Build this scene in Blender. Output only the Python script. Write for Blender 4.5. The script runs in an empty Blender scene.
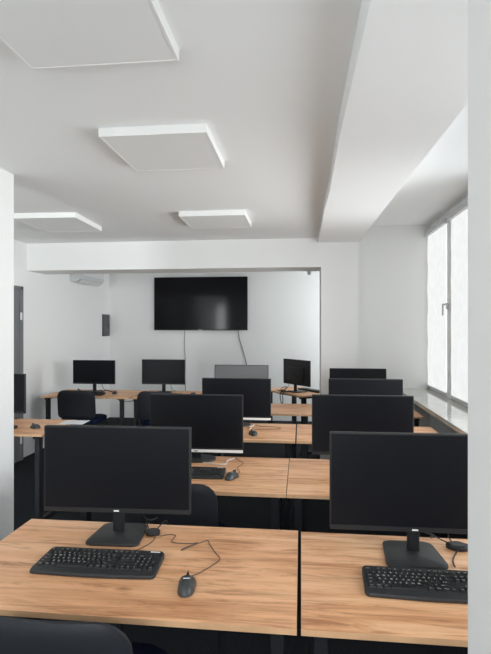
import bpy, bmesh, math, random
from mathutils import Vector, Matrix

random.seed(7)
SC = bpy.context.scene
COL = SC.collection
PI = math.pi
R = math.radians

# ------------------------------------------------------------------ materials
def new_mat(name):
    m = bpy.data.materials.new(name)
    m.use_nodes = True
    nt = m.node_tree
    for n in list(nt.nodes):
        nt.nodes.remove(n)
    out = nt.nodes.new('ShaderNodeOutputMaterial')
    b = nt.nodes.new('ShaderNodeBsdfPrincipled')
    nt.links.new(b.outputs[0], out.inputs[0])
    return m, nt, b, out

def plain(name, col, rough=0.5, metal=0.0, bump=0.0, bscale=200.0, spec=0.5, var=0.0, vscale=3.0, coat=0.0):
    m, nt, b, out = new_mat(name)
    b.inputs['Base Color'].default_value = (*col, 1)
    b.inputs['Roughness'].default_value = rough
    b.inputs['Metallic'].default_value = metal
    b.inputs['Specular IOR Level'].default_value = spec
    b.inputs['Coat Weight'].default_value = coat
    tc = nt.nodes.new('ShaderNodeTexCoord')
    if var > 0:
        n = nt.nodes.new('ShaderNodeTexNoise')
        n.inputs['Scale'].default_value = vscale
        n.inputs['Detail'].default_value = 4
        nt.links.new(tc.outputs['Object'], n.inputs['Vector'])
        r = nt.nodes.new('ShaderNodeValToRGB')
        r.color_ramp.elements[0].position = 0.3
        r.color_ramp.elements[1].position = 0.7
        r.color_ramp.elements[0].color = (*[c * (1 - var) for c in col], 1)
        r.color_ramp.elements[1].color = (*[min(1, c * (1 + var)) for c in col], 1)
        nt.links.new(n.outputs['Fac'], r.inputs[0])
        nt.links.new(r.outputs[0], b.inputs['Base Color'])
    if bump > 0:
        n2 = nt.nodes.new('ShaderNodeTexNoise')
        n2.inputs['Scale'].default_value = bscale
        n2.inputs['Detail'].default_value = 3
        nt.links.new(tc.outputs['Object'], n2.inputs['Vector'])
        bp = nt.nodes.new('ShaderNodeBump')
        bp.inputs['Strength'].default_value = bump
        bp.inputs['Distance'].default_value = 0.002
        nt.links.new(n2.outputs['Fac'], bp.inputs['Height'])
        nt.links.new(bp.outputs[0], b.inputs['Normal'])
    return m

def wood_mat():
    m, nt, b, out = new_mat('oak_laminate')
    N, L = nt.nodes.new, nt.links.new
    tc = N('ShaderNodeTexCoord')
    oi = N('ShaderNodeObjectInfo')
    mul = N('ShaderNodeVectorMath'); mul.operation = 'SCALE'
    comb = N('ShaderNodeCombineXYZ')
    for i in range(3):
        L(oi.outputs['Random'], comb.inputs[i])
    L(comb.outputs[0], mul.inputs[0]); mul.inputs['Scale'].default_value = 17.0
    add = N('ShaderNodeVectorMath'); add.operation = 'ADD'
    L(tc.outputs['Object'], add.inputs[0]); L(mul.outputs[0], add.inputs[1])
    def noise(sx, sy, scale, detail, rough=0.6, dist=0.0):
        mp = N('ShaderNodeMapping')
        mp.inputs['Scale'].default_value = (sx, sy, 1)
        L(add.outputs[0], mp.inputs['Vector'])
        n = N('ShaderNodeTexNoise')
        n.inputs['Scale'].default_value = scale
        n.inputs['Detail'].default_value = detail
        n.inputs['Roughness'].default_value = rough
        n.inputs['Distortion'].default_value = dist
        L(mp.outputs[0], n.inputs['Vector'])
        return n
    broad = noise(0.55, 6.0, 1.7, 5, 0.58, 1.2)
    fine = noise(0.9, 36.0, 3.0, 5, 0.62, 0.5)
    streak = noise(0.9, 8.0, 2.3, 7, 0.66, 1.8)
    r1 = N('ShaderNodeValToRGB')
    e = r1.color_ramp.elements
    e[0].position = 0.30; e[0].color = (0.62, 0.290, 0.140, 1)
    e[1].position = 0.68; e[1].color = (0.96, 0.60, 0.355, 1)
    mid = r1.color_ramp.elements.new(0.50); mid.color = (0.85, 0.47, 0.25, 1)
    L(broad.outputs['Fac'], r1.inputs[0])
    r2 = N('ShaderNodeValToRGB')
    r2.color_ramp.elements[0].position = 0.30; r2.color_ramp.elements[0].color = (0.78, 0.72, 0.68, 1)
    r2.color_ramp.elements[1].position = 0.62; r2.color_ramp.elements[1].color = (1.04, 1.03, 1.02, 1)
    L(fine.outputs['Fac'], r2.inputs[0])
    r3 = N('ShaderNodeValToRGB')
    r3.color_ramp.elements[0].position = 0.34; r3.color_ramp.elements[0].color = (0.50, 0.36, 0.29, 1)
    r3.color_ramp.elements[1].position = 0.49; r3.color_ramp.elements[1].color = (1, 1, 1, 1)
    L(streak.outputs['Fac'], r3.inputs[0])
    # knots
    mpk = N('ShaderNodeMapping'); mpk.inputs['Scale'].default_value = (2.4, 5.2, 1)
    L(add.outputs[0], mpk.inputs['Vector'])
    vor = N('ShaderNodeTexVoronoi'); vor.inputs['Scale'].default_value = 1.25
    L(mpk.outputs[0], vor.inputs['Vector'])
    rk = N('ShaderNodeValToRGB')
    rk.color_ramp.elements[0].position = 0.015; rk.color_ramp.elements[0].color = (0.34, 0.22, 0.15, 1)
    rk.color_ramp.elements[1].position = 0.12; rk.color_ramp.elements[1].color = (1, 1, 1, 1)
    L(vor.outputs['Distance'], rk.inputs[0])
    def mulc(a, c, f):
        x = N('ShaderNodeMix'); x.data_type = 'RGBA'; x.blend_type = 'MULTIPLY'
        x.inputs[0].default_value = f
        L(a, x.inputs[6]); L(c, x.inputs[7])
        return x.outputs[2]
    c = mulc(r1.outputs[0], r2.outputs[0], 0.55)
    c = mulc(c, r3.outputs[0], 0.72)
    c = mulc(c, rk.outputs[0], 0.75)
    L(c, b.inputs['Base Color'])
    b.inputs['Roughness'].default_value = 0.42
    b.inputs['Specular IOR Level'].default_value = 0.35
    bp = N('ShaderNodeBump'); bp.inputs['Strength'].default_value = 0.15; bp.inputs['Distance'].default_value = 0.001
    L(fine.outputs['Fac'], bp.inputs['Height']); L(bp.outputs[0], b.inputs['Normal'])
    return m

def blind_mat():
    m, nt, b, out = new_mat('daylit_blind_fabric')
    N, L = nt.nodes.new, nt.links.new
    tc = N('ShaderNodeTexCoord')
    n = N('ShaderNodeTexNoise'); n.inputs['Scale'].default_value = 9; n.inputs['Detail'].default_value = 8
    L(tc.outputs['Object'], n.inputs['Vector'])
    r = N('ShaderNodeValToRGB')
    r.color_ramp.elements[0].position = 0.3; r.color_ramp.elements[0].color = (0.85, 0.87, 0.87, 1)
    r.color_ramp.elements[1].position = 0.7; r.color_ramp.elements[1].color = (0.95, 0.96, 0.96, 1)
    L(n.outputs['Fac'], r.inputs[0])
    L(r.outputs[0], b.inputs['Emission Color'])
    b.inputs['Emission Strength'].default_value = 0.68  # glow put in for daylight passing through the fabric
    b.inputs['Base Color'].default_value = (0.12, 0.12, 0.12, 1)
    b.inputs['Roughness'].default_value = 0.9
    return m

def glass_mat():
    m, nt, b, out = new_mat('window_glass')
    N, L = nt.nodes.new, nt.links.new
    t = N('ShaderNodeBsdfTransparent')
    g = N('ShaderNodeBsdfGlossy'); g.inputs['Roughness'].default_value = 0.02
    mx = N('ShaderNodeMixShader'); mx.inputs[0].default_value = 0.08
    L(t.outputs[0], mx.inputs[1]); L(g.outputs[0], mx.inputs[2]); L(mx.outputs[0], out.inputs[0])
    return m

def marble_mat():
    m, nt, b, out = new_mat('pale_marble')
    N, L = nt.nodes.new, nt.links.new
    tc = N('ShaderNodeTexCoord')
    n = N('ShaderNodeTexNoise'); n.inputs['Scale'].default_value = 7; n.inputs['Detail'].default_value = 8; n.inputs['Distortion'].default_value = 1.5
    L(tc.outputs['Object'], n.inputs['Vector'])
    r = N('ShaderNodeValToRGB')
    r.color_ramp.elements[0].position = 0.35; r.color_ramp.elements[0].color = (0.50, 0.495, 0.45, 1)
    r.color_ramp.elements[1].position = 0.65; r.color_ramp.elements[1].color = (0.58, 0.575, 0.53, 1)
    L(n.outputs['Fac'], r.inputs[0]); L(r.outputs[0], b.inputs['Base Color'])
    b.inputs['Roughness'].default_value = 0.035
    b.inputs['Specular IOR Level'].default_value = 1.0
    return m

M = {
    'wall': plain('white_wall_paint', (0.84, 0.84, 0.825), 0.85, bump=0.12, bscale=60, spec=0.2),
    'ceiling': plain('white_ceiling_paint', (0.885, 0.90, 0.895), 0.9, bump=0.10, bscale=40, spec=0.15),
    'carpet': plain('charcoal_carpet', (0.022, 0.025, 0.029), 0.95, bump=0.6, bscale=300, spec=0.1, var=0.35, vscale=120),
    'oak': wood_mat(),
    'edge': plain('oak_edge_band', (0.62, 0.37, 0.20), 0.5, var=0.12, vscale=9),
    'metal': plain('black_powder_coat', (0.012, 0.013, 0.016), 0.5, bump=0.05, bscale=500, spec=0.3),
    'plastic': plain('black_plastic', (0.017, 0.017, 0.018), 0.5, bump=0.06, bscale=600, spec=0.35),
    'plastic2': plain('dark_grey_plastic', (0.03, 0.031, 0.032), 0.5, bump=0.05, bscale=500, spec=0.4),
    'shell': plain('chair_back_plastic', (0.014, 0.016, 0.021), 0.5, bump=0.15, bscale=250, spec=0.4),
    'screen': plain('matte_screen', (0.006, 0.0068, 0.0095), 0.36, spec=0.16),
    'screen_grey': plain('hazy_grey_screen', (0.11, 0.112, 0.115), 0.30, spec=0.6),  # reflected haze is put into the grey base colour
    'tvscreen': plain('glossy_tv_screen', (0.008, 0.008, 0.01), 0.10, spec=0.12),
    'silver': plain('silver_plastic', (0.88, 0.88, 0.86), 0.4, metal=0.0),
    'mousegrey': plain('grey_mouse_plastic', (0.040, 0.044, 0.045), 0.36, spec=0.5),
    'key': plain('black_keycap', (0.020, 0.020, 0.021), 0.42, spec=0.4),
    'legend': plain('white_key_print', (0.90, 0.90, 0.88), 0.6),
    'navy': plain('navy_fabric', (0.010, 0.018, 0.052), 0.95, bump=0.5, bscale=700, spec=0.1, var=0.3, vscale=400),
    'white': plain('white_plastic', (0.74, 0.74, 0.73), 0.4),
    'acgrey': plain('grey_white_plastic', (0.60, 0.61, 0.62), 0.45),
    'lampframe': plain('white_lacquered_frame', (0.84, 0.84, 0.82), 0.4),
    'diffuser': plain('frosted_diffuser', (0.84, 0.85, 0.84), 0.55, spec=0.3),
    'pvc': plain('white_window_pvc', (0.80, 0.805, 0.80), 0.35),
    'door': plain('grey_door_paint', (0.16, 0.165, 0.17), 0.55, var=0.06, vscale=2),
    'boxgrey': plain('dark_grey_steel', (0.075, 0.08, 0.083), 0.5, var=0.1, vscale=8),
    'cable': plain('black_cable', (0.012, 0.012, 0.013), 0.5),
    'cablegrey': plain('grey_cable', (0.22, 0.21, 0.20), 0.55),
    'cablewhite': plain('white_cable', (0.62, 0.61, 0.58), 0.5),
    'cablebrown': plain('dark_mouse_cable', (0.10, 0.072, 0.056), 0.5),
    'paper': plain('white_paper', (0.74, 0.75, 0.76), 0.8),
    'blind': blind_mat(),
    'glass': glass_mat(),
    'marble': marble_mat(),
    'steel': plain('brushed_steel', (0.5, 0.5, 0.5), 0.3, metal=1.0),
}

# ------------------------------------------------------------------ helpers
def tag(o, label=None, cat=None, group=None, kind=None):
    if label: o['label'] = label
    if cat: o['category'] = cat
    if group: o['group'] = group
    if kind: o['kind'] = kind
    return o

def empty(name, loc=(0, 0, 0), rz=0.0, parent=None):
    o = bpy.data.objects.new(name, None)
    COL.objects.link(o)
    o.location = loc
    o.rotation_euler = (0, 0, rz)
    o.empty_display_size = 0.05
    if parent: o.parent = parent
    return o

def thing(name, label, cat, loc=(0, 0, 0), rz=0.0, group=None):
    return tag(empty(name, loc, rz), label, cat, group)

class MB:
    def __init__(self):
        self.bm = bmesh.new()
    def _xf(self, vs, mat):
        if mat is not None:
            bmesh.ops.transform(self.bm, matrix=mat, verts=vs)
    def box(self, x0, x1, y0, y1, z0, z1, bevel=0.0, seg=2, mat=None, mi=0):
        g = bmesh.ops.create_cube(self.bm, size=1.0)
        vs = g['verts']
        for v in vs:
            v.co = Vector(((x0 + x1) / 2 + v.co.x * (x1 - x0), (y0 + y1) / 2 + v.co.y * (y1 - y0), (z0 + z1) / 2 + v.co.z * (z1 - z0)))
        fs = set(f for v in vs for f in v.link_faces)
        for f in fs: f.material_index = mi
        if bevel > 0:
            es = list(set(e for v in vs for e in v.link_edges))
            r = bmesh.ops.bevel(self.bm, geom=es, offset=bevel, segments=seg, affect='EDGES', profile=0.5)
            vs = list(set(list(r['verts']) + [v for v in vs if v.is_valid]))
        self._xf(vs, mat)
        return self
    def prism(self, pts, z0, z1, mat=None, bevel=0.0, mi=0):
        """extrude a 2-D outline (x, y) from z0 to z1"""
        lo = [self.bm.verts.new((p[0], p[1], z0)) for p in pts]
        hi = [self.bm.verts.new((p[0], p[1], z1)) for p in pts]
        n = len(pts)
        top = self.bm.faces.new(hi); bot = self.bm.faces.new(list(reversed(lo)))
        for i in range(n):
            self.bm.faces.new((lo[i], lo[(i + 1) % n], hi[(i + 1) % n], hi[i]))
        vs = lo + hi
        if bevel > 0:
            es = list(top.edges) + list(bot.edges)
            r = bmesh.ops.bevel(self.bm, geom=es, offset=bevel, segments=2, affect='EDGES', profile=0.5)
            vs = list(set(list(r['verts']) + [v for v in vs if v.is_valid]))
        self._xf(vs, mat)
        return self
    def cyl(self, r, z0, z1, seg=24, r2=None, mat=None, loc=(0, 0)):
        pts0 = [(loc[0] + r * math.cos(2 * PI * i / seg), loc[1] + r * math.sin(2 * PI * i / seg)) for i in range(seg)]
        rr = r if r2 is None else r2
        lo = [self.bm.verts.new((p[0], p[1], z0)) for p in pts0]
        hi = [self.bm.verts.new((loc[0] + rr * math.cos(2 * PI * i / seg), loc[1] + rr * math.sin(2 * PI * i / seg), z1)) for i in range(seg)]
        self.bm.faces.new(hi); self.bm.faces.new(list(reversed(lo)))
        for i in range(seg):
            self.bm.faces.new((lo[i], lo[(i + 1) % seg], hi[(i + 1) % seg], hi[i]))
        self._xf(lo + hi, mat)
        return self
    def tube(self, pts, r, seg=8, smooth=6, closed=False):
        P = [Vector(p) for p in pts]
        if smooth and len(P) > 2:
            Q = []
            for i in range(len(P) - 1):
                p0 = P[max(i - 1, 0)]; p1 = P[i]; p2 = P[i + 1]; p3 = P[min(i + 2, len(P) - 1)]
                for k in range(smooth):
                    t = k / smooth
                    Q.append(0.5 * ((2 * p1) + (-p0 + p2) * t + (2 * p0 - 5 * p1 + 4 * p2 - p3) * t * t + (-p0 + 3 * p1 - 3 * p2 + p3) * t ** 3))
            Q.append(P[-1]); P = Q
        n = len(P)
        T = [(P[min(i + 1, n - 1)] - P[max(i - 1, 0)]).normalized() for i in range(n)]
        up = Vector((0, 0, 1)) if abs(T[0].z) < 0.9 else Vector((1, 0, 0))
        nrm = (up - T[0] * up.dot(T[0])).normalized()
        rings = []
        for i in range(n):
            nrm = (nrm - T[i] * nrm.dot(T[i]))
            nrm = nrm.normalized() if nrm.length > 1e-6 else Vector((1, 0, 0))
            bn = T[i].cross(nrm)
            rings.append([self.bm.verts.new(P[i] + r * (math.cos(2 * PI * k / seg) * nrm + math.sin(2 * PI * k / seg) * bn)) for k in range(seg)])
        for i in range(n - 1):
            for k in range(seg):
                self.bm.faces.new((rings[i][k], rings[i][(k + 1) % seg], rings[i + 1][(k + 1) % seg], rings[i + 1][k]))
        self.bm.faces.new(list(reversed(rings[0]))); self.bm.faces.new(rings[-1])
        return self
    def build(self, name, mats, parent=None, smooth=None, loc=None, rz=0.0):
        bmesh.ops.recalc_face_normals(self.bm, faces=self.bm.faces[:])
        me = bpy.data.meshes.new(name)
        self.bm.to_mesh(me); self.bm.free()
        if not isinstance(mats, (list, tuple)): mats = [mats]
        for m in mats: me.materials.append(m)
        if smooth is not None:
            for p in me.polygons: p.use_smooth = True
            try:
                me.set_sharp_from_angle(angle=R(smooth))
            except Exception:
                pass
        o = bpy.data.objects.new(name, me)
        COL.objects.link(o)
        if loc: o.location = loc
        o.rotation_euler = (0, 0, rz)
        if parent: o.parent = parent
        return o

def rrect(x0, x1, y0, y1, r, n=5):
    """rounded-rectangle outline; r may be one radius or four (bl, br, tr, tl)"""
    if not isinstance(r, (list, tuple)): r = (r,) * 4
    out = []
    for (cx, cy, a0, rr) in ((x0 + r[0], y0 + r[0], PI, r[0]), (x1 - r[1], y0 + r[1], 1.5 * PI, r[1]), (x1 - r[2], y1 - r[2], 0, r[2]), (x0 + r[3], y1 - r[3], 0.5 * PI, r[3])):
        for i in range(n + 1):
            a = a0 + 0.5 * PI * i / n
            out.append((cx + rr * math.cos(a), cy + rr * math.sin(a)))
    return out

CHILDREN = {}
def copy_tree(o, parent=None):
    c = o.copy()
    COL.objects.link(c)
    if parent is not None: c.parent = parent
    for ch in [x for x in ALL_BY_PARENT(o)]:
        copy_tree(ch, c)
    return c
def ALL_BY_PARENT(o):
    return [x for x in bpy.data.objects if x.parent == o]

def struct(name, mb, mat, parent=None, smooth=None):
    o = mb.build(name, mat, parent, smooth)
    o['kind'] = 'structure'
    return o

# ================================================================== SETTING
XL, XR = -3.40, 1.60          # left wall, window wall
YB, YF = 8.60, -1.30          # far wall, wall behind the viewpoint
ZC = 2.65                     # main ceiling
ZBAY = 2.88                   # higher ceiling over the window bay
ZT = 0.75                     # desk height

struct('floor', MB().box(XL - .1, XR + .1, YF - .1, YB + .1, -.1, 0), M['carpet'])
struct('wall_left', MB().box(XL - .12, XL, YF - .1, YB + .1, 0, 3.0), M['wall'])
struct('wall_back', MB().box(XL, XR + .12, YB, YB + .12, 0, 3.0), M['wall'])
struct('wall_rear', MB().box(XL, -3.2, YF - .12, YF, 0, 3.0).box(-3.2, -2.3, YF - .12, YF, 0, .5).box(-3.2, -2.3, YF - .12, YF, 2.5, 3.0).box(-2.3, -1.75, YF - .12, YF, 0, 3.0).box(1.05, XR + .12, YF - .12, YF, 0, 3.0).box(-1.75, 1.05, YF - .12, YF, 0, .85).box(-1.75, 1.05, YF - .12, YF, 2.45, 3.0), M['wall'])
RV = empty('window_7', (0, 0, 0)); RV['kind'] = 'structure'  # unseen window, added to send fill light along the passage
MB().box(-3.2, -3.14, YF - .08, YF - .02, .5, 2.5, .004).box(-2.36, -2.3, YF - .08, YF - .02, .5, 2.5, .004).box(-3.2, -2.3, YF - .08, YF - .02, .5, .56, .004).box(-3.2, -2.3, YF - .08, YF - .02, 2.44, 2.5, .004).build('window_frame', M['pvc'], RV)
MB().box(-3.14, -2.36, YF - .055, YF - .045, .56, 2.44).build('window_pane', M['glass'], RV)
RW = empty('window_6', (0, 0, 0)); RW['kind'] = 'structure'  # unseen window, added behind the viewpoint for fill light
fr = MB()
for xa in (-1.75, -.40, 1.0): fr.box(xa, xa + .05, YF - .08, YF - .02, .85, 2.45, .004)
fr.box(-1.75, 1.05, YF - .08, YF - .02, .85, .90, .004).box(-1.75, 1.05, YF - .08, YF - .02, 2.40, 2.45, .004)
fr.build('window_frame', M['pvc'], RW)
MB().box(-1.70, 1.0, YF - .055, YF - .045, .90, 2.40).build('window_pane', M['glass'], RW)
# ceilings (two levels with the long beam between them)
struct('ceiling', MB().box(XL, .24, YF, YB, ZC, ZC + .12), M['ceiling'])
struct('ceiling_bay', MB().box(.60, XR + .12, YF, 6.52, ZBAY, ZBAY + .12).box(.2, XR + .12, 6.54, YB, ZC, ZC + .12), M['ceiling'])
# long beam: its underside drops a little towards the viewpoint
bm_ = MB()
def zbeam(y): return 2.597 - (5.9 - y) * 0.0175
ys = [YF, 0.5, 1.5, 2.5, 3.5, 4.2, 5.0, 5.9]
wob = [0, 0, .004, -.004, .005, -.005, .003, 0]
prev = None
for y, w in zip(ys, wob):
    xr = .680 - .0035 * (y - 2.1)
    w -= .0018 * (5.9 - y)
    q = [bm_.bm.verts.new((.197 + w, y, zbeam(y))), bm_.bm.verts.new((xr, y, zbeam(y))), bm_.bm.verts.new((xr, y, 3.0)), bm_.bm.verts.new((.197 + w, y, 3.0))]
    if prev:
        for i in range(4):
            bm_.bm.faces.new((prev[i], prev[(i + 1) % 4], q[(i + 1) % 4], q[i]))
    else:
        bm_.bm.faces.new(q)
    prev = q
bm_.bm.faces.new(prev)
struct('beam_ceiling', bm_, M['ceiling'])
struct('beam_cross', MB().box(XL, .232, 5.90, 6.35, 2.312, 3.0), M['wall'])
struct('column_far', MB().box(.232, .667, 5.90, 6.35, 0, 3.0), M['wall'])
struct('wall_bay_end', MB().box(.66, XR + .12, 6.44, 6.54, 0, 3.0).box(.60, .667, 6.35, 6.54, 0, 3.0), M['wall'])
struct('wall_partition', MB().box(-2.10, -1.95, YF, 3.22, 0, 3.0), M['wall'])
struct('column_near', MB().box(.3228, .80, .70, 1.015, 0, 3.0), M['wall'])

# window wall with openings
WIN = [(4.52, 6.43), (2.35, 4.27), (0.20, 2.10), (-1.2, -0.1), (6.95, 8.35)]  # only the first is seen; the rest are added to let light in
Z0, Z1 = .846, 2.80
wr = MB()
ed = sorted(WIN)
wr.box(XR, XR + .12, YF, YB, 0, Z0).box(XR, XR + .12, YF, YB, Z1, 3.0)
y = YF
for a, b in ed:
    wr.box(XR, XR + .12, y, a, Z0, Z1); y = b
wr.box(XR, XR + .12, y, YB, Z0, Z1)
struct('wall_right', wr, M['wall'])
struct('window_sill', MB().box(1.185, XR + .02, YF, 6.44, .805, .846, bevel=.004), M['marble'])
for i, (a, b) in enumerate(WIN):
    w = empty('window_%d' % (i + 1), (0, 0, 0)); w['kind'] = 'structure'
    f = MB()
    x0, x1 = 1.575, 1.65
    f.box(x0, x1, a, b, Z0, Z0 + .06, .004).box(x0, x1, a, b, Z1 - .06, Z1, .004)
    f.box(x0, x1, a, a + .05, Z0, Z1, .004).box(x0, x1, b - .05, b, Z0, Z1, .004)
    mid = (a + b) / 2 + (.045 if i == 0 else 0)
    f.box(x0 - .012, x1, mid - .075, mid + .075, Z0, Z1, .006)
    f.build('window_frame', M['pvc'], w)
    MB().box(1.615, 1.625, a + .05, mid - .07, Z0 + .05, Z1 - .05).box(1.615, 1.625, mid + .07, b - .05, Z0 + .05, Z1 - .05).build('window_pane', M['glass'], w)
    MB().box(x0 - .03, x0 - .012, mid + .02, mid + .05, 1.80, 1.87, .004).box(x0 - .045, x0 - .03, mid + .025, mid + .15, 1.845, 1.865, .005).box(x0 - .045, x0 - .03, mid + .127, mid + .15, 1.735, 1.865, .005).build('window_handle', M['acgrey'], w)

# roller blinds on the two far sashes
mid0 = (4.52 + 6.43) / 2 + .045
for (a, b, lab) in ((mid0 + .085, 6.425, 'white roller blind drawn down over the far sash, next to the end wall'),
                    (4.56, mid0 - .075, 'white roller blind drawn down over the sash nearer the viewer, beside the front column')):
    t = thing('roller_blind', lab, 'blind', (1.56, (a + b) / 2, Z0), 0, 'roller blinds on the window')
    hw = (b - a) / 2
    MB().box(-.035, .015, -hw, hw, 1.885, 1.945, .008).build('cassette', M['acgrey'], t)
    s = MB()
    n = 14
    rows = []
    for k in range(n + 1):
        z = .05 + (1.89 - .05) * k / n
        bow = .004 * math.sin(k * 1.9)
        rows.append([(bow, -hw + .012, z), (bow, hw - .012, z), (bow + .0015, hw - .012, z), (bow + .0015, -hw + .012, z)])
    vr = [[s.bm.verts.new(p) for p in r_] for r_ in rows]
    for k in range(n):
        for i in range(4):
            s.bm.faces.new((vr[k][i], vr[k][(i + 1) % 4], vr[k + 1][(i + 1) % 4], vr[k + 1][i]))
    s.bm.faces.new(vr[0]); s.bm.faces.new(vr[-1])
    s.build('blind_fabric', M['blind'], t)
    MB().box(-.008, .010, -hw + .012, hw - .012, .032, .052, .004).build('bottom_bar', M['acgrey'], t)

# grey door in the left wall
d = empty('door_1', (XL, 0, 0)); d['kind'] = 'structure'
MB().box(0.0, .035, 4.82, 5.68, 0, 2.06, .003).build('door_leaf', M['door'], d)
MB().box(0.0, .05, 4.75, 4.82, 0, 2.10, .004).box(0, .05, 5.68, 5.74, 0, 2.10, .004).box(0, .05, 4.75, 5.74, 2.06, 2.10, .004).build('door_frame', M['door'], d)
for z in (1.74, .25):
    MB().box(.045, .06, 5.67, 5.70, z - .045, z + .045, .004).build('hinge', M['white'], d)
MB().box(.03, .04, 4.88, 4.92, .95, 1.15, .004).tube([(.04, 4.90, 1.08), (.09, 4.90, 1.08), (.09, 5.02, 1.08)], .009, smooth=0).build('door_handle', M['steel'], d)

# ================================================================== CEILING LIGHTS
def ceiling_light(x0, x1, y0, y1, label, rz=0):
    t = thing('ceiling_light', label, 'light', ((x0 + x1) / 2, (y0 + y1) / 2, ZC), rz, 'square ceiling panel lights')
    a, b, h, w = (x1 - x0) / 2, (y1 - y0) / 2, .048, .013
    f = MB()
    f.box(-a, a, -b, -b + w, -h, 0, .002).box(-a, a, b - w, b, -h, 0, .002)
    f.box(-a, -a + w, -b + w, b - w, -h, 0, .002).box(a - w, a, -b + w, b - w, -h, 0, .002)
    f.build('frame', M['lampframe'], t)
    MB().box(-a + w, a - w, -b + w, b - w, -h + .0015, -h + .010).build('diffuser', M['diffuser'], t)
ceiling_light(-1.035, -.452, 1.245, 1.83, 'square white ceiling panel light nearest the viewer, at the top left corner')
ceiling_light(-1.052, -.477, 2.51, 3.10, 'square white ceiling panel light in the middle, second nearest the viewer')
ceiling_light(-1.094, -.492, 4.40, 4.96, 'square white ceiling panel light just in front of the cross beam, above the screens')
ceiling_light(-2.64, -2.04, 4.32, 4.98, 'square white ceiling panel light in the far left corner, partly behind the partition', R(2))

# ================================================================== DESKS
def make_desk(label, x0, x1, y0, y1, rz=None, center=None, inset=(.058, .058), group='oak-topped desks'):
    w, dp = x1 - x0, y1 - y0
    loc = ((x0 + x1) / 2, (y0 + y1) / 2, 0) if center is None else center
    t = thing('desk', label, 'desk', loc, rz or 0.0, group)
    a, b = w / 2, dp / 2
    top = MB().box(-a + .0015, a - .0015, -b + .0015, b - .0015, ZT - .018, ZT).build('tabletop', M['oak'], t)
    e = MB()
    e.box(-a, a, -b, -b + .0015, ZT - .018, ZT - .0006).box(-a, a, b - .0015, b, ZT - .018, ZT - .0006)
    e.box(-a, -a + .0015, -b + .0015, b - .0015, ZT - .018, ZT - .0006).box(a - .0015, a, -b + .0015, b - .0015, ZT - .018, ZT - .0006)
    e.build('edge_band', M['edge'], top)
    for sx in (-1, 1):
        xc = sx * (a - inset[(sx + 1) // 2])
        for sy in (-1, 1):
            yc = sy * (b - .09)
            MB().box(xc - .02, xc + .02, yc - .03, yc + .03, .03, ZT - .045, .003).build('leg', M['metal'], t)
        MB().box(xc - .02, xc + .02, -b + .03, b - .03, ZT - .045, ZT - .0185, .003).build('top_rail', M['metal'], t)
        MB().box(xc - .02, xc + .02, -b + .05, b - .05, .002, .03, .003).build('floor_bar', M['metal'], t)
    MB().box(-a + .12, a - .12, .10, .14, ZT - .06, ZT - .0185, .003).build('crossbeam', M['metal'], t)
    return t

W = 1.19
make_desk('oak-topped desk nearest the viewer, left of the gap, holding a keyboard and mouse', -.012 - W, -.012, 1.430, 2.125)
make_desk('oak-topped desk nearest the viewer, right of the gap, running behind the front column', 0.0, 1.13, 1.430, 2.115)
make_desk('oak-topped desk in the second row, left of the gap, under a silver-edged monitor', -.077 - 1.17, -.077, 2.575, 3.285)
make_desk('oak-topped desk in the second row, right of the gap, under a black monitor', -.074, 1.10, 2.575, 3.288)
make_desk('oak-topped desk in the third row, left of the gap, with a lone mouse', -.044 - 1.16, -.044, 3.785, 4.452)
make_desk('oak-topped desk in the third row, right of the gap, ending under the sill', -.034, 1.11, 3.785, 4.452)
make_desk('oak-topped desk in the fourth row, left of the gap, behind the others', -.012 - 1.16, -.012, 4.955, 5.628)
make_desk('oak-topped desk in the fourth row, right of the gap, before the far column', -.0085, 1.165, 4.955, 5.628, inset=(.058, .045))
make_desk('oak-topped desk by the left wall, sticking out from behind the partition', -3.245, -2.06, 3.79, 4.43, inset=(.10, .072))
make_desk('oak-topped desk beyond the cross beam, in the left corner, behind two blue chairs', -3.21, -2.08, 5.885, 6.605, inset=(.05, .12))
make_desk('oak-topped desk beyond the cross beam, below the television, beside the corner desk', -2.05, -.88, 5.885, 6.605, inset=(.03, .10))
e1 = Vector((-.62, .785)).normalized(); e2 = Vector((.785, .62)).normalized()
NC = Vector((0.0, 6.25))
tc_ = NC + e1 * .43 + e2 * .30
make_desk('oak-topped teacher desk standing at an angle beside the far column', -.43, .43, -.30, .30, rz=math.atan2(e1.y, e1.x), center=(tc_.x, tc_.y, 0))

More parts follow.
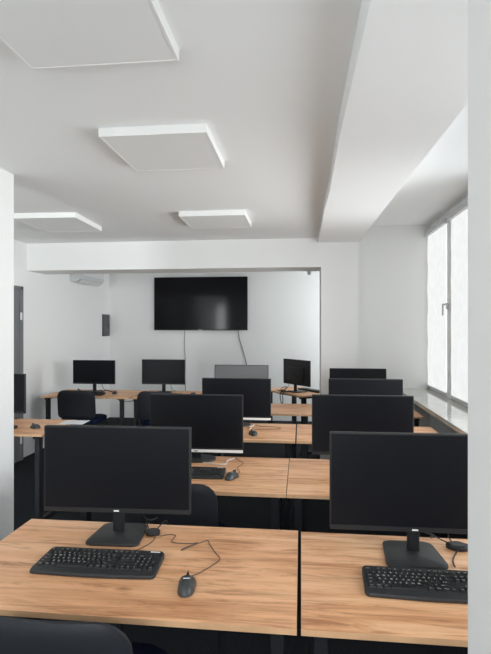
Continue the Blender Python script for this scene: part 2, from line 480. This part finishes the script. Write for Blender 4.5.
# ================================================================== MONITORS
def make_monitor(label, x, y, w, h, zb, rz=0.0, style='A', screen='screen', tilt=0.0, badge=True, zt=ZT, sx=0.0):
    """local frame: screen faces -y; origin on the desk under the panel centre"""
    t = thing('monitor', label, 'monitor', (x, y, zt), rz, 'computer monitors')
    a = w / 2
    z0, z1 = zb - zt, zb - zt + h
    T = Matrix.Translation((0, 0, z0)) @ Matrix.Rotation(-tilt, 4, 'X') @ Matrix.Translation((0, 0, -z0))
    hs = MB()
    P90 = Matrix.Rotation(PI / 2, 4, 'X')       # (x, y, z) -> (x, -z, y): outline in x-z, extruded along -y
    hs.prism(rrect(-a, a, z0, z1, .004, 3), -.022, 0.0, mat=T @ P90, bevel=.0015)
    # rear bulge
    hs.prism(rrect(-a * .62, a * .62, z0 + .035, z0 + h * .70, .02, 4), -.045, -.020, mat=T @ P90, bevel=.008)
    # port shelf ribs on the rear
    for k in range(7):
        xx = -a * .45 + k * a * .15
        hs.box(xx - .006, xx + .006, .044, .048, z0 + .05, z0 + .064, mat=T)
    hs.build('housing', M['plastic'], t, smooth=35)
    bz, bb = .006, (.020 if style == 'A' else .030)
    MB().box(-a + bz, a - bz, -.0012, .0006, z0 + bb, z1 - bz, mat=T).build('screen', M[screen], t)
    if style == 'B':
        MB().box(-a, a, -.0030, .0, z0 + .001, z0 + .019, .001, mat=T).build('lower_trim', M['silver'], t)
    else:
        MB().box(-a + .001, a - .001, -.0022, .0, z0 + .0005, z0 + .018, .0008, mat=T).build('lower_bezel', M['plastic'], t)
    if badge:
        MB().box(-.011, .011, -.0035, -.0020, z0 + .006, z0 + .0115, mat=T).build('badge', M['legend'] if style == 'A' else M['plastic'], t)
    if style == 'A':
        MB().prism(rrect(-.022, .022, .018, .044, .006, 3), .008, z0 + .14, bevel=.001).build('neck', M['plastic'], t, smooth=35)
        base = [(-.110 + sx, -.100), (.110 + sx, -.100), (.092 + sx, .112), (-.092 + sx, .112)]
        pts = []
        n = len(base); rr = .028
        for i in range(n):
            p = Vector(base[i]); pa = (Vector(base[i - 1]) - p).normalized(); pb = (Vector(base[(i + 1) % n]) - p).normalized()
            s0, s1 = p + pa * rr, p + pb * rr
            for k in range(6):
                u = k / 5
                pts.append(tuple(s0 * (1 - u) ** 2 + p * 2 * u * (1 - u) + s1 * u * u))
        MB().prism(pts, .001, .012, bevel=.004).build('base', M['plastic2'], t, smooth=35)
    else:
        MB().prism(rrect(-.032, .032, .018, .042, .008, 3), .008, z0 + .14, bevel=.001).build('neck', M['plastic'], t, smooth=35)
        pts = [(.125 * math.cos(2 * PI * k / 36), .03 + .09 * math.sin(2 * PI * k / 36)) for k in range(36)]
        MB().prism(pts, .001, .012, bevel=.003).build('base', M['plastic2'], t, smooth=35)
    # cable leaving the rear of the screen
    MB().tube([(.07, .050, z0 + .06), (.075, .075, z0 + .02), (.085, .10, .05), (.10, .15, .012), (.12, .20, .004)], .003, seg=6).build('cable', M['cable'], t, smooth=60)
    return t

make_monitor('large black monitor nearest the viewer, on the left front desk behind a keyboard', -.754, 1.985, .616, .354, .846, R(2.0), sx=.010)
make_monitor('large black monitor at the right front desk, partly hidden by the front column', .424, 1.93, .630, .368, .842, R(0.8), sx=-.010)
make_monitor('black monitor with silver lower edge on the second-row left desk, over a keyboard', -.672, 3.165, .607, .371, .804, R(1.0), 'B')
make_monitor('black monitor on the second-row right desk, second from front in the right column', .368, 3.08, .604, .365, .832, 0, 'A')
make_monitor('black monitor with silver lower edge on the third-row desk, above a lone mouse', -.562, 4.325, .606, .360, .802, 0, 'B')
make_monitor('black monitor third from front in the right column, only its top band showing', .535, 4.25, .608, .360, .817, 0, 'A')
make_monitor('hazy grey-screened monitor on the fourth-row left desk, just below the television cable', -.66, 5.49, .602, .352, .838, 0, 'A', 'screen_grey', R(7))
make_monitor('black monitor farthest back in the right column, on the desk before the column', .605, 5.46, .598, .350, .815, 0, 'A')
make_monitor('black monitor at the left edge, half hidden behind the white partition', -2.748, 4.21, .606, .355, .837, R(0), 'A')
make_monitor('small black monitor on the left corner desk beyond the cross beam', -2.728, 6.36, .578, .315, .855, 0, 'A', badge=False)
make_monitor('small black monitor on the desk below the left half of the television', -1.785, 6.36, .575, .324, .862, 0, 'A', badge=False)
mp = NC + e1 * .365 + e2 * .225
tm = make_monitor('black monitor turned to show its back, on the angled teacher desk', mp.x, mp.y, .56, .335, .842, math.atan2(e1.y, e1.x), 'A', badge=False)

# ================================================================== KEYBOARDS
KU = .0187
def key_rows():
    """(x, y, w, legend) in key units; y grows away from the user"""
    K = []
    def row(y, x, items):
        for it in items:
            if isinstance(it, (int, float)): x += it; continue
            s, w = (it, 1.0) if isinstance(it, str) else it
            K.append((x, y, w, s)); x += w
    row(5.35, 0, ['Esc', 1, 'F1', 'F2', 'F3', 'F4', .5, 'F5', 'F6', 'F7', 'F8', .5, 'F9', 'F10', 'F11', 'F12', .25, 'Prt', 'Scr', 'Brk'])
    row(4, 0, ['`', '1', '2', '3', '4', '5', '6', '7', '8', '9', '0', '-', '=', ('Back', 2), .25, 'Ins', 'Hm', 'Up', .25, 'Num', '/', '*', '-'])
    row(3, 0, [('Tab', 1.5), 'Q', 'W', 'E', 'R', 'T', 'Y', 'U', 'I', 'O', 'P', '[', ']', ('\\', 1.5), .25, 'Del', 'End', 'Dn', .25, '7', '8', '9'])
    row(2, 0, [('Caps', 1.75), 'A', 'S', 'D', 'F', 'G', 'H', 'J', 'K', 'L', ';', "'", ('Enter', 2.25), 3.5, '4', '5', '6'])
    row(1, 0, [('Shift', 2.25), 'Z', 'X', 'C', 'V', 'B', 'N', 'M', ',', '.', '/', ('Shift', 2.75), 1.25, '^', 1.25, '1', '2', '3'])
    row(0, 0, [('Ctrl', 1.25), ('Win', 1.25), ('Alt', 1.25), ('', 6.25), ('Alt', 1.25), ('Win', 1.25), ('Menu', 1.25), ('Ctrl', 1.25), .25, '<', 'v', '>', .25, ('0', 2), '.'])
    K.append((21.5, 2, 1, '+')); K.append((21.5, 0, 1, 'Ent'))
    return K

FONT_CACHE = {}
def text_tris(s, size):
    key = (s, size)
    if key in FONT_CACHE: return FONT_CACHE[key]
    cu = bpy.data.curves.new('legend', 'FONT')
    cu.body = s; cu.size = size; cu.resolution_u = 1
    o = bpy.data.objects.new('legend', cu)
    COL.objects.link(o)
    bpy.context.view_layer.update()
    dg = bpy.context.evaluated_depsgraph_get()
    me = o.evaluated_get(dg).to_mesh()
    vs = [tuple(v.co) for v in me.vertices]; fs = [tuple(p.vertices) for p in me.polygons]
    o.evaluated_get(dg).to_mesh_clear()
    bpy.data.objects.remove(o); bpy.data.curves.remove(cu)
    FONT_CACHE[key] = (vs, fs)
    return FONT_CACHE[key]

KW, KD = .450, .170
def kz(y):                     # the deck rises gently to the back
    return .013 + (y + KD / 2) / KD * .010
def make_keyboard(label, x, y, rz, cable_pts=None, detailed=True):
    t = thing('keyboard', label, 'keyboard', (x, y, ZT), rz, 'black computer keyboards')
    b = MB()
    a, d = KW / 2, KD / 2
    # outline with a bowed front edge
    pts = []
    for k in range(13):
        u = k / 12; xx = -a + .012 + (KW - .024) * u
        pts.append((xx, -d - .008 * math.sin(PI * u)))
    pts += [(a - .003, -d + .006), (a, -d + .02), (a - .006, d - .012), (a - .012, d - .003), (a - .02, d)]
    pts += [(-a + .02, d), (-a + .012, d - .003), (-a + .006, d - .012), (-a, -d + .02), (-a + .003, -d + .006)]
    n = len(pts)
    lo = [b.bm.verts.new((p[0], p[1], .002)) for p in pts]
    md = [b.bm.verts.new((p[0], p[1], max(.007, kz(p[1]) - .004))) for p in pts]
    hi = [b.bm.verts.new((p[0] * .988, p[1] * .975, kz(p[1] * .975))) for p in pts]
    b.bm.faces.new(list(reversed(lo)))
    for (p, q) in ((lo, md), (md, hi)):
        for i in range(n):
            b.bm.faces.new((p[i], p[(i + 1) % n], q[(i + 1) % n], q[i]))
    b.bm.faces.new(hi)
    b.build('casing', M['plastic2'], t)
    ox, oy = -22.5 * KU / 2, -d + .031
    KUY = .0192
    if detailed:
        for (kx, ky, w, s) in key_rows():
            k = MB()
            hgt = 1.0
            x0, x1 = ox + kx * KU + .0011, ox + (kx + w) * KU - .0011
            tall = s in ('+', 'Ent')
            y0, y1 = oy + ky * KUY + .0011, oy + (ky + (2 if tall else 1)) * KUY - .0011
            if ky > 5: y1 -= .004
            cx, cy = (x0 + x1) / 2, (y0 + y1) / 2
            z0, z1 = kz(cy) - .002, kz(cy) + .0055
            ins = .0019
            lo = [k.bm.verts.new((px - cx, py - cy, z0)) for px, py in ((x0, y0), (x1, y0), (x1, y1), (x0, y1))]
            hi = [k.bm.verts.new((px - cx, py - cy, z1 + (.0008 if py > cy else 0))) for px, py in ((x0 + ins, y0 + ins), (x1 - ins, y0 + ins), (x1 - ins, y1 - ins * .6), (x0 + ins, y1 - ins * .6))]
            k.bm.faces.new(list(reversed(lo))); k.bm.faces.new(hi)
            for i in range(4):
                k.bm.faces.new((lo[i], lo[(i + 1) % 4], hi[(i + 1) % 4], hi[i]))
            bmesh.ops.recalc_face_normals(k.bm, faces=k.bm.faces[:])
            if s:
                size = .0108 if len(s) == 1 else (.0068 if len(s) <= 3 else .0060)
                vs, fs = text_tris(s, size)
                vv = [k.bm.verts.new((px - (cx - x0) + .0035, py - (cy - y0) + .0052, z1 + .0010)) for px, py, pz in vs]
                for f_ in fs:
                    try:
                        ff = k.bm.faces.new([vv[i] for i in f_]); ff.material_index = 1
                    except ValueError:
                        pass
            me_name = 'space_bar' if s == '' else ('enter_key' if s in ('Enter', 'Ent') else ('modifier_key' if s in ('Shift', 'Ctrl', 'Alt', 'Win', 'Menu', 'Caps', 'Tab', 'Back') else 'key'))
            me = bpy.data.meshes.new(me_name)
            k.bm.to_mesh(me); k.bm.free()
            me.materials.append(M['key']); me.materials.append(M['legend'])
            o = bpy.data.objects.new(me_name, me); COL.objects.link(o)
            o.location = (cx, cy, 0); o.parent = t
        MB().box(a - .058, a - .022, d - .013, d - .007, kz(d) - .001, kz(d) - .0002).build('badge', M['legend'], t)
    else:
        k = MB()
        for (kx, ky, w, s) in key_rows():
            x0, x1 = ox + kx * KU + .0013, ox + (kx + w) * KU - .0013
            y0, y1 = oy + ky * KUY + .0013, oy + (ky + 1) * KUY - .0013
            cy = (y0 + y1) / 2
            k.box(x0, x1, y0, y1, kz(cy) - .002, kz(cy) + .0055)
        k.build('keys', M['key'], t)
    if cable_pts:
        MB().tube(cable_pts, .0018, seg=6).build('cable', M['cablebrown'], t, smooth=60)
    return t

k1 = make_keyboard('black keyboard lying on the left front desk beside a mouse', -.722, 1.735, R(0.6),
                   [(.075, .095, .012), (.10, .13, .004), (.128, .19, .003), (.135, .235, .003), (.13, .262, .010)])
# the second front keyboard shares the first one's keycaps
k2 = copy_tree(k1); k2.location = (.430, 1.708, ZT); k2.rotation_euler = (0, 0, R(-.3))
bpy.data.objects.remove([o for o in ALL_BY_PARENT(k2) if o.name.startswith('cable')][0])
tag(k2, 'black keyboard on the right front desk, its right end behind the front column')
k3 = copy_tree(k1); k3.location = (-.662, 2.868, ZT); k3.rotation_euler = (0, 0, 0)
bpy.data.objects.remove([o for o in ALL_BY_PARENT(k3) if o.name.startswith('cable')][0])
tag(k3, 'black keyboard on the second-row desk under the silver-edged monitor')
make_keyboard('black keyboard on the left corner desk, behind the left blue chair', -2.70, 6.08, R(2), None, False)
make_keyboard('black keyboard on the desk below the television, behind the second chair', -1.70, 6.10, R(-2), None, False)
make_keyboard('black keyboard on the desk by the left wall, beside the partition', -2.62, 3.96, R(-6), None, False)
kp = NC + e1 * .32 + e2 * .45
make_keyboard('black keyboard behind the turned monitor on the angled teacher desk', kp.x, kp.y, math.atan2(e1.y, e1.x), None, False)

# ================================================================== MICE
def make_mouse(label, x, y, rz, cable_pts=None, cmat='cablebrown', cr=.0017):
    t = thing('mouse', label, 'mouse', (x, y, ZT), rz, 'black computer mice')
    b = MB()
    n, m = 24, 8
    L2, W2, H2 = .058, .031, .036
    rings = []
    for j in range(m + 1):
        ph = (PI / 2) * j / m
        ring = []
        for i in range(n):
            th = 2 * PI * i / n
            c, s = math.cos(th), math.sin(th)
            ex = .82
            px = W2 * math.copysign(abs(c) ** ex, c) * math.cos(ph) ** .75
            py = L2 * math.copysign(abs(s) ** ex, s) * math.cos(ph) ** .75
            px *= 1 + .10 * (py / L2) - .10 * math.exp(-(py / .02) ** 2)
            pz = .003 + H2 * math.sin(ph) * (1 - .22 * (py / L2 + .25) ** 2)
            ring.append(b.bm.verts.new((px, py, pz)))
            if j == m: break
        rings.append(ring)
    for j in range(m - 1):
        for i in range(n):
            b.bm.faces.new((rings[j][i], rings[j][(i + 1) % n], rings[j + 1][(i + 1) % n], rings[j + 1][i]))
    top = rings[m][0]
    for i in range(n):
        b.bm.faces.new((rings[m - 1][i], rings[m - 1][(i + 1) % n], top))
    b.bm.faces.new(list(reversed(rings[0])))
    b.build('body', M['mousegrey'], t, smooth=50)
    MB().cyl(.0095, -.0035, .0035, 20, mat=Matrix.Translation((0, .030, .0305)) @ Matrix.Rotation(PI / 2, 4, 'Y')).build('scroll_wheel', M['plastic'], t, smooth=40)
    MB().box(-.0006, .0006, .006, .052, .024, .0372).build('button_seam', M['cable'], t)
    MB().box(-.010, .010, -.008, -.0045, .0360, .0392).build('badge', M['legend'], t)
    if cable_pts:
        MB().tube(cable_pts, cr, seg=6).build('cable', M[cmat], t, smooth=60)
    return t

def loc_pts(ox, oy, rz, pts):
    c, s = math.cos(-rz), math.sin(-rz)
    return [((x - ox) * c - (y - oy) * s, (x - ox) * s + (y - oy) * c, z - ZT) for x, y, z in pts]

zc = ZT + .003
mx, my, mr = -.373, 1.610, R(6)
mouse_path = [(-.374, 1.665, ZT + .014), (-.352, 1.715, zc), (-.322, 1.765, zc), (-.300, 1.812, zc), (-.302, 1.84, zc), (-.325, 1.878, zc), (-.358, 1.945, zc), (-.372, 1.972, zc + .003),
              (-.398, 1.955, zc), (-.425, 1.925, zc), (-.455, 1.882, zc), (-.452, 1.884, zc + .004), (-.43, 1.915, zc + .004), (-.405, 1.945, zc + .003), (-.44, 1.942, zc), (-.505, 1.945, zc),
              (-.515, 1.975, zc), (-.512, 2.010, zc), (-.540, 2.018, zc), (-.575, 2.000, zc), (-.597, 2.018, zc + .006)]
make_mouse('black wired mouse on the left front desk, its cable looping behind it', mx, my, mr, loc_pts(mx, my, mr, mouse_path))
mx, my = -.392, 2.815
make_mouse('black mouse on the second-row desk, beside the keyboard end', mx, my, R(-20),
           loc_pts(mx, my, R(-20), [(-.374, 2.868, ZT + .014), (-.36, 2.93, zc), (-.385, 3.03, zc), (-.36, 3.12, zc), (-.40, 3.20, zc), (-.43, 3.26, zc)]), 'cablebrown')
mx, my = -.378, 3.965
make_mouse('black mouse alone on the third-row desk, left of the gap', mx, my, R(25),
           loc_pts(mx, my, R(25), [(-.400, 4.015, ZT + .014), (-.42, 4.12, zc), (-.34, 4.17, zc), (-.24, 4.20, zc), (-.17, 4.22, zc), (-.22, 4.29, zc), (-.33, 4.30, zc), (-.40, 4.36, zc)]), 'cablebrown')
make_mouse('black mouse on the desk by the left wall, beyond the partition edge', -2.24, 4.02, R(60), None)
make_mouse('black mouse on the corner desk, right of the left blue chair', -2.38, 6.20, R(10), None)
make_mouse('black mouse on the desk below the television, at the foot of the hanging cable', -1.35, 6.18, R(-10), None)

# ================================================================== USB PUCKS AND CABLES
def make_hub(label, x, y, rz, rx, ry, pts):
    t = thing('usb_hub', label, 'hub', (x, y, ZT), rz, 'black hubs on the front desks')
    o = [(rx * math.cos(2 * PI * k / 28), ry * math.sin(2 * PI * k / 28)) for k in range(28)]
    MB().prism(o, .001, .016, bevel=.004).build('body', M['plastic'], t, smooth=35)
    MB().prism([(p[0] * .6, p[1] * .6) for p in o], .0162, .0175).build('top_disc', M['plastic2'], t)
    for p in pts:
        MB().tube(loc_pts(x, y, rz, p), .0024, seg=6).build('cable', M['cable'], t, smooth=60)
make_hub('round black cable hub on the left front desk, right of the monitor stand', -.612, 2.02, 0, .031, .031,
         [[(-.640, 2.05, ZT + .012), (-.655, 2.08, ZT + .02), (-.665, 2.105, ZT + .03), (-.668, 2.118, ZT + .01), (-.67, 2.145, ZT - .08)],
          [(-.600, 2.055, ZT + .012), (-.585, 2.085, ZT + .025), (-.575, 2.11, ZT + .02), (-.57, 2.14, ZT - .05)]])
make_hub('oval black cable hub on the right front desk, right of the monitor stand', .606, 2.02, R(-10), .045, .032,
         [[(.585, 2.03, ZT + .012), (.545, 2.005, ZT + .035), (.50, 1.985, ZT + .062), (.455, 1.968, ZT + .085), (.435, 1.962, ZT + .11)],
          [(.59, 2.035, ZT + .014), (.575, 2.04, ZT + .04), (.572, 2.03, ZT + .08), (.58, 2.0, ZT + .12)],
          [(.63, 2.03, ZT + .01), (.66, 2.05, ZT + .006), (.72, 2.06, ZT + .004), (.80, 2.05, ZT + .004)],
          [(.60, 1.995, ZT + .008), (.575, 1.955, zc), (.555, 1.91, zc), (.548, 1.87, zc), (.545, 1.85, zc + .004)]])

def cord(label, pts, mat='cable', r=.003, group=None, name='cable'):
    o = MB().tube(pts, r, seg=6).build(name, M[mat], None, smooth=60)
    return tag(o, label, 'cable', group)
cord('thin grey cable hanging straight down from the left half of the television', [(-2.02, 8.585, 1.60), (-2.03, 8.592, 1.30), (-2.015, 8.592, 1.0), (-2.02, 8.592, .70), (-2.0, 8.592, .3)], 'cablegrey', .006)
cord('thin grey cable slanting down from the right half of the television', [(-1.085, 8.585, 1.60), (-1.06, 8.592, 1.40), (-1.01, 8.592, 1.25), (-.955, 8.592, 1.05), (-.91, 8.592, .8), (-.90, 8.592, .3)], 'cablegrey', .006)
cord('white cable lying on the second-row desk in front of the monitor stand', [(-.64, 3.14, zc), (-.60, 3.11, zc), (-.55, 3.09, zc), (-.50, 3.085, zc), (-.465, 3.10, zc), (-.47, 3.17, zc), (-.43, 3.24, zc)], 'cablewhite', .0035)
cord('white cable on the third-row desk beside the lone mouse', [(-.43, 4.17, zc), (-.42, 4.22, zc), (-.44, 4.27, zc), (-.42, 4.31, zc), (-.40, 4.39, zc)], 'cablewhite', .0035)
cord('black cable sagging under the corner desk behind the blue chairs', [(-2.62, 6.625, .74), (-2.60, 6.64, .66), (-2.45, 6.64, .60), (-2.28, 6.64, .60), (-2.15, 6.63, .67)], 'cable', .005)
p0 = NC + e1 * .34
off = Vector((-e2.x, -e2.y))
def tp(a, b, z):
    p = NC + e1 * a + e2 * b
    return (p.x, p.y, z)
cord('black cable loop dangling over the edge of the angled teacher desk', [tp(.44, .12, ZT + .005), tp(.42, .03, ZT + .012), tp(.41, -.02, ZT - .01), tp(.40, -.022, ZT - .09), tp(.375, -.022, ZT - .14), tp(.35, -.022, ZT - .10), tp(.355, -.021, ZT - .02), tp(.37, .02, ZT + .012), tp(.40, .12, ZT + .005)], 'cable', .006)
cord('black cable heaped on the teacher desk left of the turned monitor', [tp(.50, .14, ZT + .006), tp(.56, .10, ZT + .007), tp(.62, .16, ZT + .03), tp(.56, .20, ZT + .05), tp(.50, .12, ZT + .03), tp(.55, .06, ZT + .007), tp(.64, .10, ZT + .007)], 'cable', .005)
cord('black cable heaped around the stand of the corner desk monitor', [(-2.82, 6.30, ZT + .006), (-2.88, 6.28, ZT + .03), (-2.93, 6.33, ZT + .045), (-2.86, 6.25, ZT + .02), (-2.60, 6.26, ZT + .006), (-2.55, 6.32, ZT + .03), (-2.49, 6.27, ZT + .03), (-2.42, 6.3, ZT + .006)], 'cable', .006)
cord('black cable hanging under the desk by the left wall', [(-2.42, 4.42, ZT - .03), (-2.36, 4.40, ZT - .12), (-2.27, 4.36, ZT - .16), (-2.2, 4.33, ZT - .08), (-2.19, 4.30, ZT - .03)], 'cable', .006)

# loose paper on the desk by the left wall
tag(MB().box(-.11, .11, -.095, .095, 0, .0012).build('paper_sheet', M['paper'], None, loc=(-2.03, 4.31, ZT + .0005), rz=R(3)), 'white paper sheet overhanging the corner of the left wall desk', 'paper')

# ================================================================== CHAIRS
def back_surface(w, z0, z1, rtop, rbot, y0, bow, lean, t, nx=16, nz=14, grow=0.0):
    """a curved rounded panel; returns an MB, front (user side) at +y"""
    b = MB()
    hw = w / 2
    def half(z):
        hh = hw
        if z > z1 - rtop:
            q = (z - (z1 - rtop)) / rtop; hh = hw - rtop * (1 - math.sqrt(max(0, 1 - q * q)))
        if z < z0 + rbot:
            q = ((z0 + rbot) - z) / rbot; hh = min(hh, hw - rbot * (1 - math.sqrt(max(0, 1 - q * q))))
        return hh
    zs = []
    for k in range(nz + 1):
        u = k / nz
        zs.append(z0 + (z1 - z0) * (0.5 - 0.5 * math.cos(PI * u)))
    front, rear = [], []
    for z in zs:
        hh = max(half(z), .02)
        fr, rr = [], []
        for i in range(nx + 1):
            x = -hh + 2 * hh * i / nx
            edge = max(abs(x) / hh, 0)
            dome = (1 - edge ** 6) * min(1.0, (z - z0) / .03 + .15, (z1 - z) / .03 + .15)
            yb = y0 + bow * (x / hw) ** 2 - lean * (z - z0)
            fr.append(b.bm.verts.new((x, yb + t * .5 * (.35 + .65 * dome), z)))
            rr.append(b.bm.verts.new((x, yb - t * .5 * (.35 + .65 * dome), z)))
        front.append(fr); rear.append(rr)
    for k in range(nz):
        for i in range(nx):
            b.bm.faces.new((front[k][i], front[k][i + 1], front[k + 1][i + 1], front[k + 1][i]))
            b.bm.faces.new((rear[k][i], rear[k + 1][i], rear[k + 1][i + 1], rear[k][i + 1]))
        b.bm.faces.new((front[k][0], front[k + 1][0], rear[k + 1][0], rear[k][0]))
        b.bm.faces.new((front[k][nx], rear[k][nx], rear[k + 1][nx], front[k + 1][nx]))
    for i in range(nx):
        b.bm.faces.new((front[0][i], rear[0][i], rear[0][i + 1], front[0][i + 1]))
        b.bm.faces.new((front[nz][i], front[nz][i + 1], rear[nz][i + 1], rear[nz][i]))
    return b

def make_chair(label):
    """user faces +y; the back panel stands at y = 0"""
    t = thing('office_chair', label, 'chair', (0, 0, 0), 0, 'black and blue office chairs')
    back_surface(.475, .50, .845, .095, .05, 0, .030, .10, .030).build('backrest_shell', M['shell'], t, smooth=50)
    back_surface(.43, .525, .822, .08, .045, .024, .030, .10, .028).build('backrest_cushion', M['navy'], t, smooth=50)
    s = MB()
    s.prism(rrect(-.235, .235, .055, .475, (.05, .05, .09, .09), 6), .425, .478, bevel=.018)
    s.build('seat', M['navy'], t, smooth=50)
    MB().prism(rrect(-.225, .225, .065, .465, (.05, .05, .09, .09), 6), .405, .426, bevel=.006).build('seat_shell', M['plastic'], t, smooth=40)
    for sx in (-1, 1):
        x = sx * .235
        MB().tube([(x * .9, .40, .398), (x * 1.02, .46, .30), (x * 1.05, .49, .012)], .011, seg=10, smooth=4).build('leg', M['metal'], t, smooth=50)
        MB().tube([(x * .9, .10, .398), (x * 1.02, .02, .28), (x * 1.05, -.02, .012)], .011, seg=10, smooth=4).build('leg', M['metal'], t, smooth=50)
        MB().tube([(x * .9, .42, .398), (x * .9, .08, .398), (x * .72, .02, .42), (x * .70, .008, .56), (x * .70, -.006, .68)], .010, seg=10, smooth=5).build('side_rail', M['metal'], t, smooth=50)
        for yy in (.49, -.02):
            MB().cyl(.014, 0.001, .022, 14, loc=(x * 1.05, yy)).build('foot', M['plastic'], t, smooth=40)
    MB().tube([(-.21, .40, .396), (.21, .40, .396)], .009, seg=10, smooth=0).build('seat_bar', M['metal'], t, smooth=50)
    MB().tube([(-.21, .10, .396), (.21, .10, .396)], .009, seg=10, smooth=0).build('seat_bar', M['metal'], t, smooth=50)
    return t
c0 = make_chair('black-backed chair cut off at the bottom edge, before the left front desk')
c0.location = (-.675, 1.265, .0)
for (x, y, rz, lab) in ((-.645, 2.42, 0, 'black-backed chair tucked at the second-row left desk, behind the front monitor'),
                        (-2.712, 5.80, R(1), 'navy blue chair at the left corner desk beyond the cross beam'),
                        (-1.715, 5.80, R(-2), 'navy blue chair at the desk below the television, mostly hidden by screens')):
    c = copy_tree(c0); c.location = (x, y, 0); c.rotation_euler = (0, 0, rz); tag(c, lab)

# ================================================================== TELEVISION, AIR CONDITIONER, WALL BOX, SENSOR
t = thing('television', 'large black flat television mounted on the far white wall', 'television', (-1.735, YB, 2.015))
P90 = Matrix.Rotation(PI / 2, 4, 'X')
MB().prism(rrect(-.822, .822, -.462, .462, .006, 3), .035, .075, mat=P90, bevel=.002).build('housing', M['plastic'], t, smooth=35)
MB().box(-.812, .812, -.0768, -.0745, -.445, .452).build('screen', M['tvscreen'], t)
MB().box(-.25, .25, -.036, 0, -.2, .2, .004).build('wall_mount', M['metal'], t)
MB().box(-.03, .03, -.0775, -.075, -.459, -.451).build('badge', M['silver'], t)

t = thing('air_conditioner', 'white wall-mounted air conditioner high on the left wall beyond the beam', 'air conditioner', (XL, 7.49, 2.28))
prof = [(0, 0.02), (.09, 0.0), (.165, .045), (.185, .10), (.185, .27), (.165, .29), (0, .29)]
b = MB()
lo = [b.bm.verts.new((p[0], -.42, p[1])) for p in prof]; hi = [b.bm.verts.new((p[0], .42, p[1])) for p in prof]
b.bm.faces.new(lo); b.bm.faces.new(hi)
for i in range(len(prof)):
    b.bm.faces.new((lo[i], lo[(i + 1) % len(prof)], hi[(i + 1) % len(prof)], hi[i]))
b.build('casing', M['acgrey'], t)
MB().box(.186, .191, -.405, .405, .105, .275, .002).build('front_panel', M['white'], t)
MB().box(-.038, .038, -.39, .39, -.003, .003, .002, mat=Matrix.Translation((.135, 0, .013)) @ Matrix.Rotation(R(-31), 4, 'Y')).build('louver', M['white'], t)

t = thing('fuse_box', 'dark grey box on the left wall near the far corner', 'wall box', (XL, 8.42, 1.64))
MB().box(0, .02, -.15, .15, -.19, .19, .006).build('body', M['boxgrey'], t)
MB().box(.02, .026, -.128, .128, -.155, .155, .003).build('cover', M['boxgrey'], t)
MB().box(.026, .034, .085, .108, -.03, .03, .003).build('latch', M['plastic2'], t)

t = thing('motion_sensor', 'tiny grey sensor under the cross beam close to the far column', 'sensor', (.10, 6.28, 2.312))
MB().box(-.03, .03, -.02, .02, -.012, 0, .003).build('bracket', M['acgrey'], t)
MB().cyl(.018, -.05, -.012, 18, r2=.022).build('body', M['acgrey'], t, smooth=40)

# ================================================================== LIGHT
def area(name, loc, sx, sy, rot, power, col=(1, 1, 1), spread=180):
    l = bpy.data.lights.new(name, 'AREA'); l.shape = 'RECTANGLE'; l.size = sx; l.size_y = sy; l.energy = power; l.color = col; l.spread = R(spread)
    o = bpy.data.objects.new(name, l); COL.objects.link(o); o.location = loc; o.rotation_euler = rot
    return o
DAY = (0.94, 0.982, 1.0)
for i, pw, tilt, turn, sp, zc_, hz in ((1, 33, 92, -26, 96, 1.52, 1.25), (2, 14, 92, -20, 110, 1.6, 1.4), (3, 9, 88, 0, 150, 1.8, 1.8), (4, 43, 90, 0, 180, 1.8, 1.8)):  # fill lamps added outside the unseen side windows
    a, b = WIN[i]
    area('daylight_%d' % i, (XR + .18 + .5 * (b - a) * abs(math.sin(R(turn))), (a + b) / 2, zc_), hz, b - a - .1, (0, R(tilt), R(turn)), pw, DAY, sp)

area('daylight_rear', (-.35, YF - .16, 1.65), 2.7, 1.5, (R(86), 0, 0), 40, DAY)  # fill lamp added outside the unseen rear window
area('daylight_passage', (-2.75, YF - .16, 1.5), .8, 1.9, (R(100), 0, 0), 98, DAY)  # fill lamp added to brighten the far left of the room
w = bpy.data.worlds.new('sky'); SC.world = w
w.use_nodes = True
nt = w.node_tree
bg = nt.nodes['Background']
bg.inputs[0].default_value = (0.86, 0.93, 1.0, 1)
bg.inputs[1].default_value = 1.2

# ================================================================== CAMERA
cd = bpy.data.cameras.new('camera')
cd.sensor_fit = 'HORIZONTAL'; cd.sensor_width = 36.0
cd.lens = 36.0 * 500.0 / 491.0
cd.clip_start = .05
cam = bpy.data.objects.new('camera', cd); COL.objects.link(cam)
cam.location = (0, 0, 1.61)
cam.rotation_euler = (R(90), 0, math.atan(55.5 / 500.0))
SC.camera = cam
SC.view_settings.view_transform = 'Standard'
SC.view_settings.look = 'None'
SC.view_settings.gamma = 1.0
SC.view_settings.use_curve_mapping = False
SC.view_settings.exposure = 0.46
